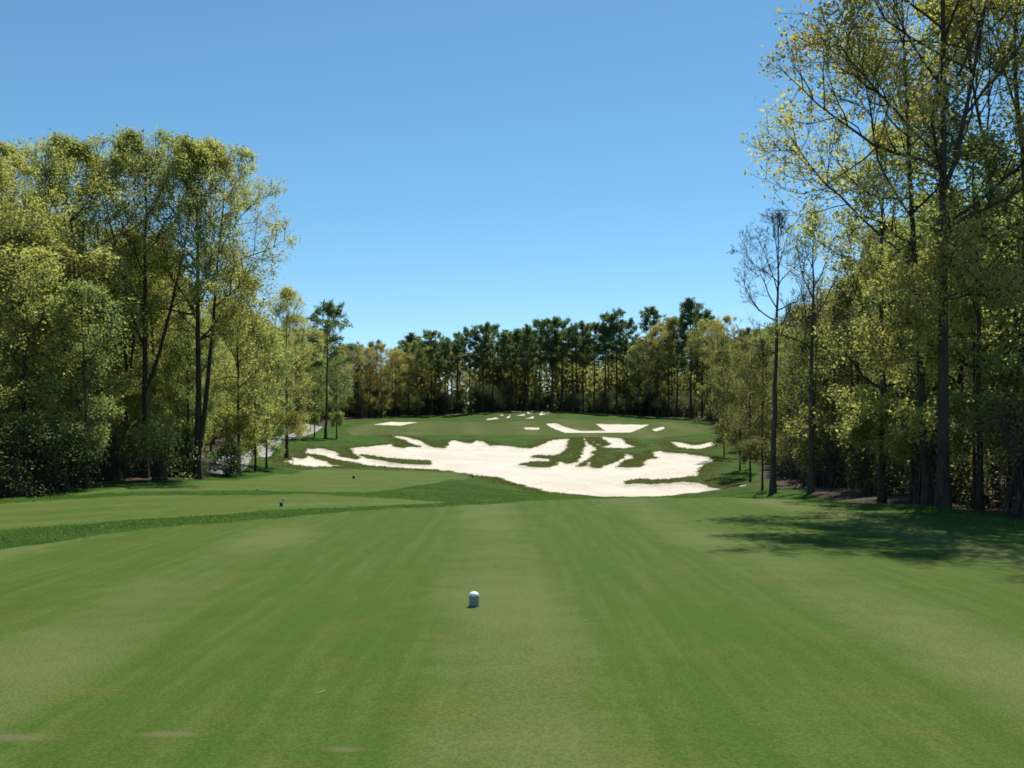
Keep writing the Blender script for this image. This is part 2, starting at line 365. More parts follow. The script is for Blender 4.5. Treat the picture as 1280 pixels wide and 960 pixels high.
# ------------------------------------------------------------------ ground: one sheet, cut along the outlines of its surfaces
def build_ground():
    ys = np.concatenate([np.arange(-14, 8, .8), np.arange(8, 45, .2), np.arange(45, 130, .22), np.arange(130, 180, .5), 180*1.05**np.arange(0, 40)])
    s = np.linspace(-1, 1, 521); core = .7
    Y = ys[:, None]+0*s[None]; c = .27*np.maximum(Y, 0)+11; W = 130+.8*np.maximum(Y, 0)
    sa = np.abs(s)[None]+0*Y
    X = np.where(sa < core, sa/core*c, c+(W-c)*np.clip((sa-core)/(1-core), 0, 1)**2.2)*np.sign(s)[None]
    X = X.ravel(); Y = Y.ravel()
    f = fields(X, Y); Z = height(X, Y)
    nr, nc = len(ys), len(s); i = np.arange(nr*nc).reshape(nr, nc)
    a, b, c_, d = i[:-1, :-1].ravel(), i[:-1, 1:].ravel(), i[1:, 1:].ravel(), i[1:, :-1].ravel()
    tris = np.concatenate([np.stack([a, b, c_], 1), np.stack([a, c_, d], 1)])
    names = ['main']+['s%d' % k for k in range(len(SMALL))]+['path', 'tee', 'tee2', 'tee3', 'fair', 'wood']
    f['wild'] = sst(-2.8, -.3, f['sand'])
    cols = names+['wild']
    A = np.stack([X, Y, Z]+[f[k] for k in cols], 1)
    def clip(A, tris, k):
        j = 3+k; v = A[:, j][tris] > 0; n = v.sum(1)
        inn = [tris[n == 3]]; out = [tris[n == 0]]; mixed = tris[(n > 0) & (n < 3)]
        new = []; cache = {}; ti = []; to = []; base = len(A)
        def cut(p, q):
            key = (p, q) if p < q else (q, p)
            if key not in cache:
                fp, fq = A[p, j], A[q, j]; w = fp/(fp-fq); cache[key] = base+len(new); new.append(A[p]*(1-w)+A[q]*w)
            return cache[key]
        for t3 in mixed.tolist():
            fl = [A[x, j] > 0 for x in t3]; flag = sum(fl) == 1
            k0 = fl.index(flag); p, q, r = t3[k0], t3[(k0+1) % 3], t3[(k0+2) % 3]
            e, g = cut(p, q), cut(p, r)
            one, two = [(p, e, g)], [(e, q, r), (e, r, g)]
            if flag: ti += one; to += two
            else: to += one; ti += two
        if new: A = np.concatenate([A, np.array(new)])
        if ti: inn.append(np.array(ti)); out.append(np.array(to))
        return A, np.concatenate(inn), np.concatenate(out)
    mats = {'path': M['path'], 'tee': M['tee'], 'tee2': M['tee2'], 'tee3': M['tee2'], 'fair': M['fair'], 'wood': M['litter']}
    nm = {'path': 'cart_path', 'tee': 'tee_lawn', 'tee2': 'tee_lawn', 'tee3': 'tee_lawn', 'fair': 'fairway', 'wood': 'forest_floor'}
    rest = tris
    pieces = []
    for k, n in enumerate(names):
        A, inn, rest = clip(A, rest, k); pieces.append((n, inn))
    pieces.append(('rough', rest))
    for n, t3 in pieces:
        if len(t3) == 0: continue
        used, inv = np.unique(t3, return_inverse=True)
        me = mesh_np(n, A[used, :3], [inv.reshape(-1, 3)], mats.get(n, M['rough'] if n == 'rough' else M['sand']), True)
        if n == 'rough':
            at = me.attributes.new('wild', 'FLOAT', 'POINT'); at.data.foreach_set('value', A[used, -1].astype(np.float32))
        o = link(nm.get(n, 'ground' if n == 'rough' else 'sand_bunker'), me); tag(o, kind='structure')
build_ground()

def Hh(x, y): return float(height(np.array([x]), np.array([y]))[0])

# ------------------------------------------------------------------ plant building
class Tubes:
    def __init__(s): s.V = []; s.Fq = []; s.n = 0
    def add(s, pts, rad, sides):
        pts = np.asarray(pts, float); n = len(pts)
        tg = np.gradient(pts, axis=0); tg /= np.linalg.norm(tg, axis=1, keepdims=True)+1e-9
        up = np.array([1., 0, 0]) if abs(tg[0, 2]) > .8 else np.array([0, 0, 1.])
        u = np.cross(tg, up); u /= np.linalg.norm(u, axis=1, keepdims=True)+1e-9; w = np.cross(tg, u)
        a = np.arange(sides)*2*np.pi/sides
        ring = pts[:, None]+(np.cos(a)[None, :, None]*u[:, None]+np.sin(a)[None, :, None]*w[:, None])*np.asarray(rad)[:, None, None]
        i = np.arange(n*sides).reshape(n, sides)+s.n
        q = np.stack([i[:-1], np.roll(i[:-1], -1, 1), np.roll(i[1:], -1, 1), i[1:]], -1).reshape(-1, 4)
        s.V.append(ring.reshape(-1, 3)); s.Fq.append(q); s.n += n*sides
    def mesh(s, name, mat): return mesh_np(name, np.concatenate(s.V), [np.concatenate(s.Fq)], mat, True)

def leaf_mesh(name, C, size, rng, mat, aspect=.6, up=.5, tint=None, dirs=None, fold=.18):
    n = len(C)
    if dirs is None:
        nrm = rng.normal(size=(n, 3)); nrm[:, 2] = np.abs(nrm[:, 2])*(.5+up)+up*.4
        nrm /= np.linalg.norm(nrm, axis=1, keepdims=True)
        a = np.cross(nrm, rng.normal(size=(n, 3)))
    else:
        a = dirs; nrm = np.cross(a, rng.normal(size=(n, 3))); nrm /= np.linalg.norm(nrm, axis=1, keepdims=True)+1e-9
    a = a/(np.linalg.norm(a, axis=1, keepdims=True)+1e-9); b = np.cross(nrm, a)
    L = (size*np.clip(rng.lognormal(-.05, .36, n), .4, 2.0))[:, None]
    v0 = C-a*L*.5; v2 = C+a*L*.5
    v1 = C+b*L*aspect*.5+nrm*L*fold+a*L*.08; v3 = C-b*L*aspect*.5+nrm*L*fold+a*L*.08
    V = np.stack([v0, v1, v2, v3], 1).reshape(-1, 3)
    i = np.arange(n)*4
    T = np.concatenate([np.stack([i, i+1, i+2], 1), np.stack([i, i+2, i+3], 1)])
    if tint is None: tint = rng.uniform(0, 1, n)
    return mesh_np(name, V, [T], mat, False, np.repeat(tint, 4))

def unit(v): return v/(np.linalg.norm(v)+1e-9)

def decid(seed, H, r0, Rc, h0=.4, nl=14, n2=7, n3=6, lpt=14, leaf=.12, lean=(0, 0), fork=None, extra=(), bark='oakbark', mat='oak', vase=0., spread=.2, deep=False, twig=.011, wob=.05, tintbase=None, droop=.0, loose=0):
    rng = np.random.default_rng(seed); stem, br = Tubes(), Tubes(); leaves = []; tints = []
    def path(p, d, L, n, bend, jit):
        pts = [p]; d = unit(d)
        for k in range(n):
            d = unit(d+np.array([0, 0, bend])+rng.normal(size=3)*jit); p = p+d*L/n; pts.append(p)
        return np.array(pts)
    sink = [br]; free = [False]
    cz, az_ = H*(h0+1)/2, H*(1-h0)/2*1.02; cl = np.array(lean)*(h0+1)/2
    def inside(p, k=1.0):
        return (((p[0]-cl[0])**2+(p[1]-cl[1])**2)/Rc**2)**1.2+(abs(p[2]-cz)/az_)**2.4 <= k
    def twigs(P, L, lev, r):
        """children along polyline P"""
        cnt = {2: n2, 3: n3, 4: 5}[lev]; m = len(P)-1
        tone = rng.uniform()
        for k in range(cnt):
            tt = rng.uniform(.25, 1.0) if lev > 2 else (k+rng.uniform(.3, 1))/cnt*.8+.2
            q = min(int(tt*m), m-1); p = P[q]+(P[q+1]-P[q])*(tt*m-q); d = unit(P[q+1]-P[q])
            ax = rng.normal(size=3); ax = unit(ax-d*(ax@d)); ang = rng.uniform(R(25), R(65))
            dd = unit(d*math.cos(ang)+ax*math.sin(ang)+np.array([0, 0, .12-droop]))
            l = L*rng.uniform(.35, .62)*(1.15-.45*tt)
            if not free[0]:
                for _ in range(6):
                    if inside(p+dd*l*1.05, 1.1): break
                    l *= .72
            sub = path(p, dd, l, 5 if lev == 2 else 3, .05-droop*.3, .16)
            rr = max(r*(.5 if lev == 2 else .45)*(1.1-.5*tt), twig*(.8 if lev > 2 else 1))
            sink[0].add(sub, np.linspace(rr, twig*.55, len(sub)), 4 if lev == 2 else 3)
            last = 4 if deep else 3
            if lev < last: twigs(sub, l, lev+1, rr)
            elif lpt:
                c = rng.poisson(lpt); tq = rng.beta(2.2, 1.2, c)[:, None]*1.1
                leaves.append(sub[0]+(sub[-1]-sub[0])*tq+rng.normal(size=(c, 3))*spread*(.7 if lev > 2 else 1))
                tints.append(np.clip(rng.normal(.28+.44*tone, .13, c), 0, 1))
    # stems
    n = 16; t = np.linspace(0, 1, n)
    wx = np.cumsum(rng.normal(size=(n, 2))*wob*H/16, 0); wx -= wx[0]
    sp = np.stack([lean[0]*t+wx[:, 0]*t**.5, lean[1]*t+wx[:, 1]*t**.5, t*H*.96], 1)
    rad = r0*(1-t*.93)**.9*(1+.55*np.exp(-t*H/.35)); sp[0, 2] = -.25
    stem.add(sp, np.maximum(rad, .02), 9); stems = [(sp, rad, 0.0)]
    for (fh, az, off, top) in (fork or ()):
        k = int(fh*(n-1)); b0 = sp[k]; m = 12; tt = np.linspace(0, 1, m)
        ww = np.cumsum(rng.normal(size=(m, 2))*wob*H/16, 0)
        e = np.array([math.cos(az), math.sin(az)])*off
        fp = np.stack([b0[0]+e[0]*tt**.75+ww[:, 0]*tt, b0[1]+e[1]*tt**.75+ww[:, 1]*tt, b0[2]+(top*H-b0[2])*tt], 1)
        fr = rad[k]*.78*(1-tt*.92)**.9
        stem.add(fp, np.maximum(fr, .018), 8); stems.append((fp, fr, b0[2]/H))
    # limbs
    g = rng.uniform(0, 6.28); tot = nl*len(stems) if fork is None else int(nl*1.35)
    for k in range(tot):
        P, rd, hs = stems[k % len(stems)]
        h = max(h0, hs+.03)+(.97-max(h0, hs+.03))*((k//len(stems))+rng.uniform(0, 1))/max(1, math.ceil(tot/len(stems)))
        zz = h*H; j = int(np.clip(np.searchsorted(P[:, 2], zz)-1, 0, len(P)-2))
        w = np.clip((zz-P[j, 2])/(P[j+1, 2]-P[j, 2]), 0, 1); p = P[j]*(1-w)+P[j+1]*w; rr = rd[j]*(1-w)+rd[j+1]*w
        q = (h-h0)/(1-h0); env = Rc*math.sqrt(max(.10, 1-((q-.42-.25*vase)/.66)**2))*rng.uniform(.65, 1.15)
        el = R(18+40*q+vase*18)+rng.normal()*.15; az = g+k*2.399+rng.normal()*.3
        d = np.array([math.cos(az)*math.cos(el), math.sin(az)*math.cos(el), math.sin(el)])
        L = .5
        while L < Rc*1.9 and inside(p+(d+np.array([0, 0, .12*L/Rc]))*L): L += .2
        L *= rng.uniform(.78, 1.05)
        P1 = path(p, d, L, 8, .07, .14); r1 = max(min(rr*.62, .022*L+.008), .014)
        br.add(P1, np.linspace(r1, twig, 9), 5); twigs(P1, L, 2, r1)
    for k in range(loose):      # thin epicormic sprays on the lower stem
        zz = rng.uniform(.12, h0)*H; j = int(np.clip(np.searchsorted(sp[:, 2], zz)-1, 0, n-2)); p = sp[j]*(1-(zz-sp[j, 2])/(sp[j+1, 2]-sp[j, 2]))+sp[j+1]*((zz-sp[j, 2])/(sp[j+1, 2]-sp[j, 2]))
        az = rng.uniform(0, 6.28); d = np.array([math.cos(az), math.sin(az), .25]); L = rng.uniform(.25, .6)*Rc
        P1 = path(p, d, L, 5, .03, .15); sink[0] = stem; free[0] = True; stem.add(P1, np.linspace(.02, twig, 6), 4); twigs(P1, L, 2, .02); sink[0] = br; free[0] = False
    for (h, azd, eld, L, bend) in extra:
        zz = h*H; j = int(np.clip(np.searchsorted(sp[:, 2], zz)-1, 0, n-2)); w = (zz-sp[j, 2])/(sp[j+1, 2]-sp[j, 2]); p = sp[j]*(1-w)+sp[j+1]*w
        az, el = R(azd), R(eld); d = np.array([math.cos(az)*math.cos(el), math.sin(az)*math.cos(el), math.sin(el)])
        free[0] = True; P1 = path(p, d, L, 12, bend, .09); r1 = rad[j]*.5
        br.add(P1, np.linspace(r1, twig*1.4, 13), 7)
        twigs(P1[3:], L*.8, 2, r1); twigs(P1[5:], L*.7, 2, r1*.8)
    zm = max(v[:, 2].max() for v in stem.V+br.V)
    for v in stem.V+br.V+leaves: v[:, 2] *= H/zm
    parts = [('trunk', stem.mesh('trunk', M[bark])), ('branches', br.mesh('branches', M[bark]))]
    if leaves:
        C = np.concatenate(leaves); parts.append(('crown', leaf_mesh('crown', C, leaf, rng, M[mat], tint=np.concatenate(tints))))
    return parts

def pine(seed, H, r0, Rc, h0=.6, nb=26, flat=.0):
    rng = np.random.default_rng(seed); stem, br = Tubes(), Tubes(); C = []; D = []; T = []
    n = 14; t = np.linspace(0, 1, n); w = np.cumsum(rng.normal(size=(n, 2))*.05, 0); w -= w[0]
    sp = np.stack([w[:, 0], w[:, 1], t*H*.97], 1); sp[0, 2] = -.25
    rad = r0*(1-t*.9)**.8*(1+.3*np.exp(-t*H/.4)); stem.add(sp, rad, 8)
    def at(h): return np.array([np.interp(h*H, sp[:, 2], sp[:, k]) for k in (0, 1)]+[h*H])
    def tuft(p, k, size, tone):
        d = rng.normal(size=(k, 3)); d[:, 2] = d[:, 2]*.7+.35; d /= np.linalg.norm(d, axis=1, keepdims=True)
        C.append(p+d*size*rng.uniform(.25, .9, (k, 1))); D.append(d); T.append(np.clip(rng.normal(tone, .2, k), 0, 1))
    for k in range(nb):
        q = (k+rng.uniform())/nb; h = h0+(1-h0)*q*.98; p = at(h); az = k*2.4+rng.normal()*.5
        L = Rc*math.sqrt(max(.12, 1-((q-.42)/.66)**2))*rng.uniform(.5, 1.15); el = R(6+40*q)+rng.normal()*.15
        pts = [p]; d = np.array([math.cos(az)*math.cos(el), math.sin(az)*math.cos(el), math.sin(el)])
        for s in range(5):
            d = unit(d+np.array([0, 0, .10])+rng.normal(size=3)*.12); pts.append(pts[-1]+d*L/5)
        pts = np.array(pts); br.add(pts, np.linspace(.045, .012, 6), 4); tone = rng.uniform(.15, .75)
        for s in range(7):
            tt = rng.uniform(.35, 1); b = pts[0]+(pts[-1]-pts[0])*tt; e = unit(pts[-1]-pts[0]+rng.normal(size=3)*.7*L)*L*rng.uniform(.15, .38)
            e[2] = abs(e[2])*.5+.08; br.add(np.array([b, b+e*.5, b+e]), [.016, .012, .007], 3)
            tuft(b+e, 20, .42, tone); tuft(b+e*.6, 9, .36, tone-.1)
        tuft(pts[-1], 22, .45, tone+.1)
    tuft(at(.985), 60, .6, .5)
    for k in range(9):      # dead stubs on the bare stem
        h = rng.uniform(.3, h0); p = at(h); az = rng.uniform(0, 6.28); L = rng.uniform(.3, 1.1)
        stem.add(np.array([p, p+np.array([math.cos(az), math.sin(az), .1])*L*.5, p+np.array([math.cos(az), math.sin(az), .05])*L]), [.025, .018, .008], 3)
    return [('trunk', stem.mesh('trunk', M['pinebark'])), ('branches', br.mesh('branches', M['pinebark'])),
            ('crown', leaf_mesh('crown', np.concatenate(C), .34, rng, M['pine'], aspect=.26, tint=np.concatenate(T), dirs=np.concatenate(D), fold=.05))]

def shrub(seed, H, Rc, mat='dark', n=34, lp=110, leaf=.10, bark='greybark', low=.12):
    rng = np.random.default_rng(seed); br = Tubes(); C = []; T = []
    for k in range(n):
        az = rng.uniform(0, 6.28); q = rng.uniform()**.6; rr = Rc*math.sqrt(rng.uniform())*(1-.45*q); tip = np.array([math.cos(az)*rr, math.sin(az)*rr, H*(low+(1-low)*q)])
        b = np.array([rng.normal()*.15*Rc, rng.normal()*.15*Rc, -.12]); mid = (b+tip)*.5+np.array([0, 0, .15*H])*rng.uniform(0, 1)-np.array([tip[0], tip[1], 0])*.15
        br.add(np.array([b, mid, tip]), [.03, .02, .008], 4)
        for s in range(3):
            e = tip+rng.normal(size=3)*.22*Rc; e[2] = max(e[2], .1); br.add(np.array([mid*.4+tip*.6, (tip+e)*.5, e]), [.012, .01, .006], 3)
            c = rng.poisson(lp/3); g = rng.normal(size=(c, 3))*np.array([.17, .17, .12])*Rc
            C.append(e+g); tone = rng.uniform(.2, .8); T.append(np.clip(rng.normal(tone, .18, c), 0, 1))
    C = np.concatenate(C); C[:, 2] = np.maximum(C[:, 2], .04)
    return [('stems', br.mesh('stems', M[bark])), ('foliage', leaf_mesh('foliage', C, leaf, rng, M[mat], tint=np.concatenate(T), up=.7))]

PROTO = {}
def plant(kind, name, x, y, label, cat='tree', group=None, rz=None, sc=1.0, mat=None):
    """first use links the meshes, later uses copy the thing and its parts"""
    z = Hh(x, y); rz = random.uniform(0, 6.28) if rz is None else rz
    if kind not in PROTO: PROTO[kind] = BUILD[kind]()
    o = empty(name, (x, y, z), rz, 1)
    o.scale = sc if isinstance(sc, tuple) else (sc, sc, sc)
    for pn, me in PROTO[kind]:
        c = link(pn, me, o)
        if mat and pn in ('crown', 'foliage'):
            c.material_slots[0].link = 'OBJECT'; c.material_slots[0].material = M[mat]
    tag(o, label, cat, group)
    return o

BUILD = {
 'oakA': lambda: decid(11, 15.5, .17, 3.9, .42, 15, 8, 6, 22, .10, fork=((.45, 2.6, 1.6, .93),), loose=5),
 'oakB': lambda: decid(12, 15.0, .15, 3.5, .36, 17, 7, 6, 21, .10, loose=8),
 'oakC': lambda: decid(13, 14.0, .15, 2.8, .30, 18, 7, 6, 20, .096, fork=((.3, .6, 1.4, .9),), loose=8),
 'oakD': lambda: decid(14, 13.0, .13, 2.6, .25, 20, 7, 5, 20, .096, loose=8),
 'slimA': lambda: decid(21, 9.0, .075, 1.7, .30, 18, 6, 5, 14, .09, loose=8, spread=.2, mat='green'),
 'slimB': lambda: decid(22, 7.0, .055, 1.6, .32, 16, 6, 5, 14, .09, loose=6, spread=.22, mat='green', droop=.06),
 'pole': lambda: decid(33, 9.5, .06, 1.5, .5, 10, 6, 5, 7, .11, loose=3, mat='oak', wob=.05),
 'bare': lambda: decid(31, 11.6, .125, 2.1, .5, 15, 7, 5, 0, .1, vase=.5, deep=True, twig=.0085, bark='greybark', loose=0),
 'sparse': lambda: decid(32, 11.0, .12, 2.3, .45, 14, 7, 6, 3.2, .09, vase=.5, twig=.010, bark='greybark', loose=6, mat='oak'),
 'pineA': lambda: pine(41, 15.5, .19, 2.9, .50, 36), 'pineB': lambda: pine(42, 15.0, .17, 2.7, .56, 32), 'pineC': lambda: pine(43, 14.2, .16, 3.1, .55, 30), 'pineD': lambda: pine(44, 16.0, .2, 2.7, .60, 30),
 'bushA': lambda: shrub(51, 2.6, 1.5), 'bushB': lambda: shrub(52, 1.7, 1.3, n=26), 'bushC': lambda: shrub(53, 3.6, 1.7, n=44),
 'brushA': lambda: shrub(54, 2.8, 1.5, 'brush', 40, 40, .08, low=.2), 'brushB': lambda: shrub(55, 1.5, 1.2, 'brush', 34, 46, .08),
}
# heroes with structures of their own
BUILD['L1'] = lambda: decid(101, 16.8, .19, 4.7, .42, 20, 9, 7, 21, .10, fork=((.07, .1, 1.3, .92),), extra=((.42, 20, 42, 4.6, .05), (.5, 165, 50, 3.8, .06)), wob=.03, mat='oak')
BUILD['L2'] = lambda: decid(102, 16.8, .17, 4.3, .45, 20, 9, 7, 21, .10, fork=((.30, .05, 2.6, .93), (.45, 3.0, 2.2, .9)), wob=.04)
BUILD['L3'] = lambda: decid(103, 15.8, .17, 4.4, .45, 20, 9, 7, 21, .10, lean=(-1.2, 0), fork=((.4, 3.3, 2.4, .9),), extra=((.48, 180, 38, 4.6, .04),))
BUILD['R1'] = lambda: decid(201, 16.2, .135, 3.9, .38, 18, 9, 6, 19, .080, mat='ochre', fork=((.52, .3, 1.8, .95),), extra=((.40, 12, 30, 4.0, .02), (.50, 170, 46, 3.8, .04), (.6, 200, 52, 3.6, .04)), wob=.012, twig=.009, loose=6)
BUILD['R2'] = lambda: decid(202, 14.5, .105, 3.2, .40, 15, 8, 6, 16, .088, lean=(-.7, 0), extra=((.42, 178, 48, 4.4, .03), (.50, 172, 60, 4.0, .02)), wob=.018, twig=.009, loose=5)

def at_px(u, d): return (u-640)/F*d, d

# left-hand heroes
PL = [('L1', 'oak_tree', 247, 50, 'tall twin-stemmed oak with dark trunks, rightmost big crown of the left wood', 1.0, 0),
      ('L2', 'oak_tree', 181, 48.5, 'tall oak forking low into a slanting second stem, left of the twin-stemmed oak', 1.0, 0),
      ('L3', 'oak_tree', 120, 47, 'tall broad oak whose limbs lean left against the sky, far left skyline', 1.0, 0)]
for k, nm, u, d, lab, sc, rz in PL: plant(k, nm, *at_px(u, d), lab, rz=rz, sc=sc)
plant('slimA', 'young_tree', *at_px(299, 58), 'slender straight young tree at the near end of the cart path', sc=(1.35, 1.35, 1.32), rz=1.0, mat='oak')
plant('slimB', 'young_tree', *at_px(319, 63), 'thin tree standing right beside the cart path, next to a sandy patch', sc=(1.2, 1.2, 1.35), mat='oak')
plant('slimB', 'young_tree', *at_px(333, 68), 'thin young tree on the slope right of the cart path, darker stem', sc=(1.2, 1.2, 1.3), mat='green')
plant('oakD', 'oak_tree', *at_px(358, 84), 'yellow-green oak standing alone on the grass right of the cart path', sc=(1.15, 1.15, 1.1), rz=2)
plant('pineC', 'pine_tree', *at_px(407, 106), 'dark flat-topped pine rising above the paler trees at the end of the cart path', sc=(.9, .9, .96))
plant('slimA', 'young_tree', *at_px(421, 108), 'small pale green tree just right of the flat-topped pine', sc=1.0)
plant('slimA', 'young_tree', *at_px(393, 108), 'small green tree just left of the flat-topped pine', sc=.95, mat='green')
plant('slimA', 'young_tree', *at_px(107, 39.5), 'young pale-barked tree at the lawn edge among dark bushes', sc=(1, 1, .9), rz=2.2, mat='green')
plant('slimA', 'young_tree', *at_px(32, 39.5), 'light green tree with an airy crown in front of the tall oaks, far left', sc=(1.5, 1.5, 1.05), rz=.5, mat='oak')
plant('slimA', 'young_tree', *at_px(95, 43), 'pale yellow-green airy tree in front of the left skyline oaks', sc=(1.6, 1.6, 1.12), rz=3, mat='oak')
plant('oakB', 'oak_tree', *at_px(-20, 42), 'yellow-green oak cut by the left edge of the picture', sc=(1, 1, .92), rz=3)
# right-hand heroes
plant('R1', 'oak_tree', *at_px(1179, 22.6), 'tallest oak with the thickest trunk at the edge of the tee lawn', rz=0)
plant('R2', 'oak_tree', *at_px(1160, 24.5), 'oak with a thinner leaning trunk beside the thickest trunk, long limb reaching left', rz=0)
plant('bare', 'bare_tree', *at_px(966, 41), 'leafless tree with fine twigs against the sky, right of the bunker', rz=0.4)
plant('sparse', 'bare_tree', *at_px(1014, 39), 'nearly leafless grey tree just right of the leafless one', rz=1.2)
plant('pole', 'young_tree', *at_px(953, 42.5), 'thin stem standing close against the leafless tree', sc=(.7, .7, .68), mat='olive')
plant('oakD', 'oak_tree', *at_px(1102, 29), 'yellow-green oak between the leafless tree and the big leaning trunk', sc=(.85, .85, .84), rz=1.1)
plant('slimA', 'young_tree', *at_px(1226, 24), 'slender sapling just right of the thickest trunk', sc=(1.1, 1.1, 1.0), rz=.3, mat='green')
plant('oakC', 'oak_tree', *at_px(1290, 25.5), 'bright green oak cut by the right edge of the picture', sc=(1.1, 1.1, 1.05), rz=2.0)
plant('slimB', 'young_tree', *at_px(925, 72), 'thin young tree in the shade right of the main bunker', sc=(1.0, 1.0, 1.3), mat='olive')
plant('slimB', 'young_tree', *at_px(905, 88), 'slim tree beside the small bunker at the right', sc=(1.0, 1.0, 1.35), mat='olive')
plant('slimA', 'young_tree', *at_px(938, 66), 'slim yellowish tree at the right end of the main bunker', sc=(.9, .9, .95), mat='olive')

# woodland on both sides and behind the green
taken = [(o.location.x, o.location.y) for o in SC.objects if o.parent is None and o.get('category') == 'tree']
def free(x, y, m):
    for a, b in taken:
        if (a-x)**2+(b-y)**2 < m*m: return False
    taken.append((x, y)); return True
SKY_U = [-400, -100, 0, 100, 200, 300, 345, 400, 440, 530, 800, 880, 930, 965, 1000, 1050, 1100, 1180, 1280, 1700]
SKY_V = [100, 150, 190, 200, 205, 270, 345, 375, 420, 420, 405, 395, 395, 402, 385, 335, 290, 190, 90, -200]
def max_h(x, y):
    return (HZ-np.interp(640+x/max(y, 5)*F, SKY_U, SKY_V))/F*y+EYE-Hh(x, y)
HK = {'oakA': 15.5, 'oakB': 15.0, 'oakC': 14.0, 'oakD': 13.0, 'slimA': 9.0, 'slimB': 7.0, 'pole': 9.5, 'pineA': 15.5, 'pineB': 15.0, 'pineC': 14.2, 'pineD': 16.0}
def along(edge, s):
    P = np.array(edge); L = np.r_[0, np.cumsum(np.linalg.norm(np.diff(P, axis=0), axis=1))]
    return np.interp(s, L, P[:, 0]), np.interp(s, L, P[:, 1]), L[-1]
WL = [(-15.8, 12), (-18.6, 33), (-17.9, 40), (-16.9, 47), (-16.4, 54), (-18.5, 61), (-22.2, 70), (-24.6, 84), (-26.2, 95), (-27, 118), (-27.5, 128), (-25, 150)]
WR = [(11.9, 8), (10.6, 19.5), (10.4, 24), (10.9, 29), (12.2, 38), (13.8, 49), (16.3, 60), (20.2, 80), (22.7, 100), (26, 120), (29.5, 150), (32, 164)]
WB = [(-25, 152), (-22, 162), (-16, 170), (-6, 173), (6, 173), (18, 171), (30, 168)]
GL, GR, GB = 'COLOUR oaks of the left wood', 'COLOUR oaks of the right wood', 'trees behind the green'
ONES = 'first second third fourth fifth sixth seventh eighth ninth tenth eleventh twelfth thirteenth fourteenth fifteenth sixteenth seventeenth eighteenth nineteenth'.split()
def ordinal(n):
    if n < 20: return ONES[n-1]
    t, u = divmod(n, 10); w = ['twent', 'thirt', 'fort', 'fift', 'sixt', 'sevent', 'eight', 'ninet'][t-2]
    return w+'ieth' if u == 0 else w+'y-'+ONES[u-1]
ADJ = {'oak': 'yellow-green', 'green': 'fresh green', 'ochre': 'ochre-tinged', 'olive': 'brownish olive', None: 'plain'}
def row(edge, side, off0, off1, step, kinds, names, label, cat, group, sc=(.85, 1.1), gap=2.0, mats=None, ymin=-99, ymax=999, front=None):
    L = along(edge, 0)[2]; s = random.uniform(0, step); made = []
    while s < L:
        x, y, _ = along(edge, s); x2, y2, _ = along(edge, min(s+.5, L)); tx, ty = x2-x, y2-y; n = math.hypot(tx, ty) or 1
        o = random.uniform(off0, off1)
        nx, ny = (-ty/n, tx/n) if side > 0 else (ty/n, -tx/n)
        X, Y = x+nx*o, y+ny*o
        if ymin < Y < ymax and abs(X) < .56*Y+3 and free(X, Y, gap):
            i = random.randrange(len(kinds)); k = kinds[i]; f = random.uniform(*sc); hz = f*random.uniform(.92, 1.08)
            if k in HK: hz = min(hz, max_h(X, Y)*random.uniform(.84, 1.0)/HK[k]); f = min(f, hz*1.25)
            m = random.choice(mats) if mats else None
            lb = label[i].replace('COLOUR', ADJ[m]); g = group.replace('COLOUR', ADJ[m])
            made.append((Y, lb, plant(k, names[i], X, Y, lb, cat, g, sc=(f, f, hz), mat=m)))
        s += step*random.uniform(.7, 1.3)
    if front:       # the outermost row can be told apart tree by tree
        made = [t for t in made if abs(t[2].location.x)/t[0] < .51]
        for k, (Y, lb, o) in enumerate(sorted(made, key=lambda t: t[0])): o['label'] = '%s, %s from the near end' % (lb, ordinal(k+1))
oakk = ['oakA', 'oakB', 'oakC', 'oakD']
def lab(s, n): return [s]*n
oL = lab('COLOUR oak deep in the left wood', 4); oR = lab('COLOUR oak deep in the right wood', 4)
OR_ = ['olive', 'olive', 'olive', 'green', 'oak']
OM = ['oak', 'oak', 'oak', 'green', 'green', 'ochre']
row(WL, 1, 2.0, 5, 3.6, oakk, ['oak_tree']*4, lab('COLOUR oak at the edge of the left wood', 4), 'tree', GL, (.78, .95), 2.4, OM, front='the edge oaks')
row(WL, 1, 6, 11, 3.6, oakk, ['oak_tree']*4, oL, 'tree', GL, (.85, 1.05), 2.6, OM)
row(WL, 1, 12, 18, 4.0, oakk, ['oak_tree']*4, oL, 'tree', GL, (.9, 1.05), 3.0, OM, ymin=25)
row(WR, -1, 2.5, 6, 4.6, ['oakA', 'oakB', 'oakA', 'oakB'], ['oak_tree']*4, lab('COLOUR oak at the edge of the right wood', 4), 'tree', GR, (.7, .9), 2.2, OR_, ymin=27, front='the edge oaks')
row(WR, -1, 6.5, 11, 4.2, ['oakA', 'oakB', 'oakA', 'oakC'], ['oak_tree']*4, oR, 'tree', GR, (.72, .95), 2.5, OR_, ymin=19)
row(WR, -1, 11, 18, 4.0, oakk, ['oak_tree']*4, oR, 'tree', GR, (.85, 1.0), 3.0, OR_, ymin=22)
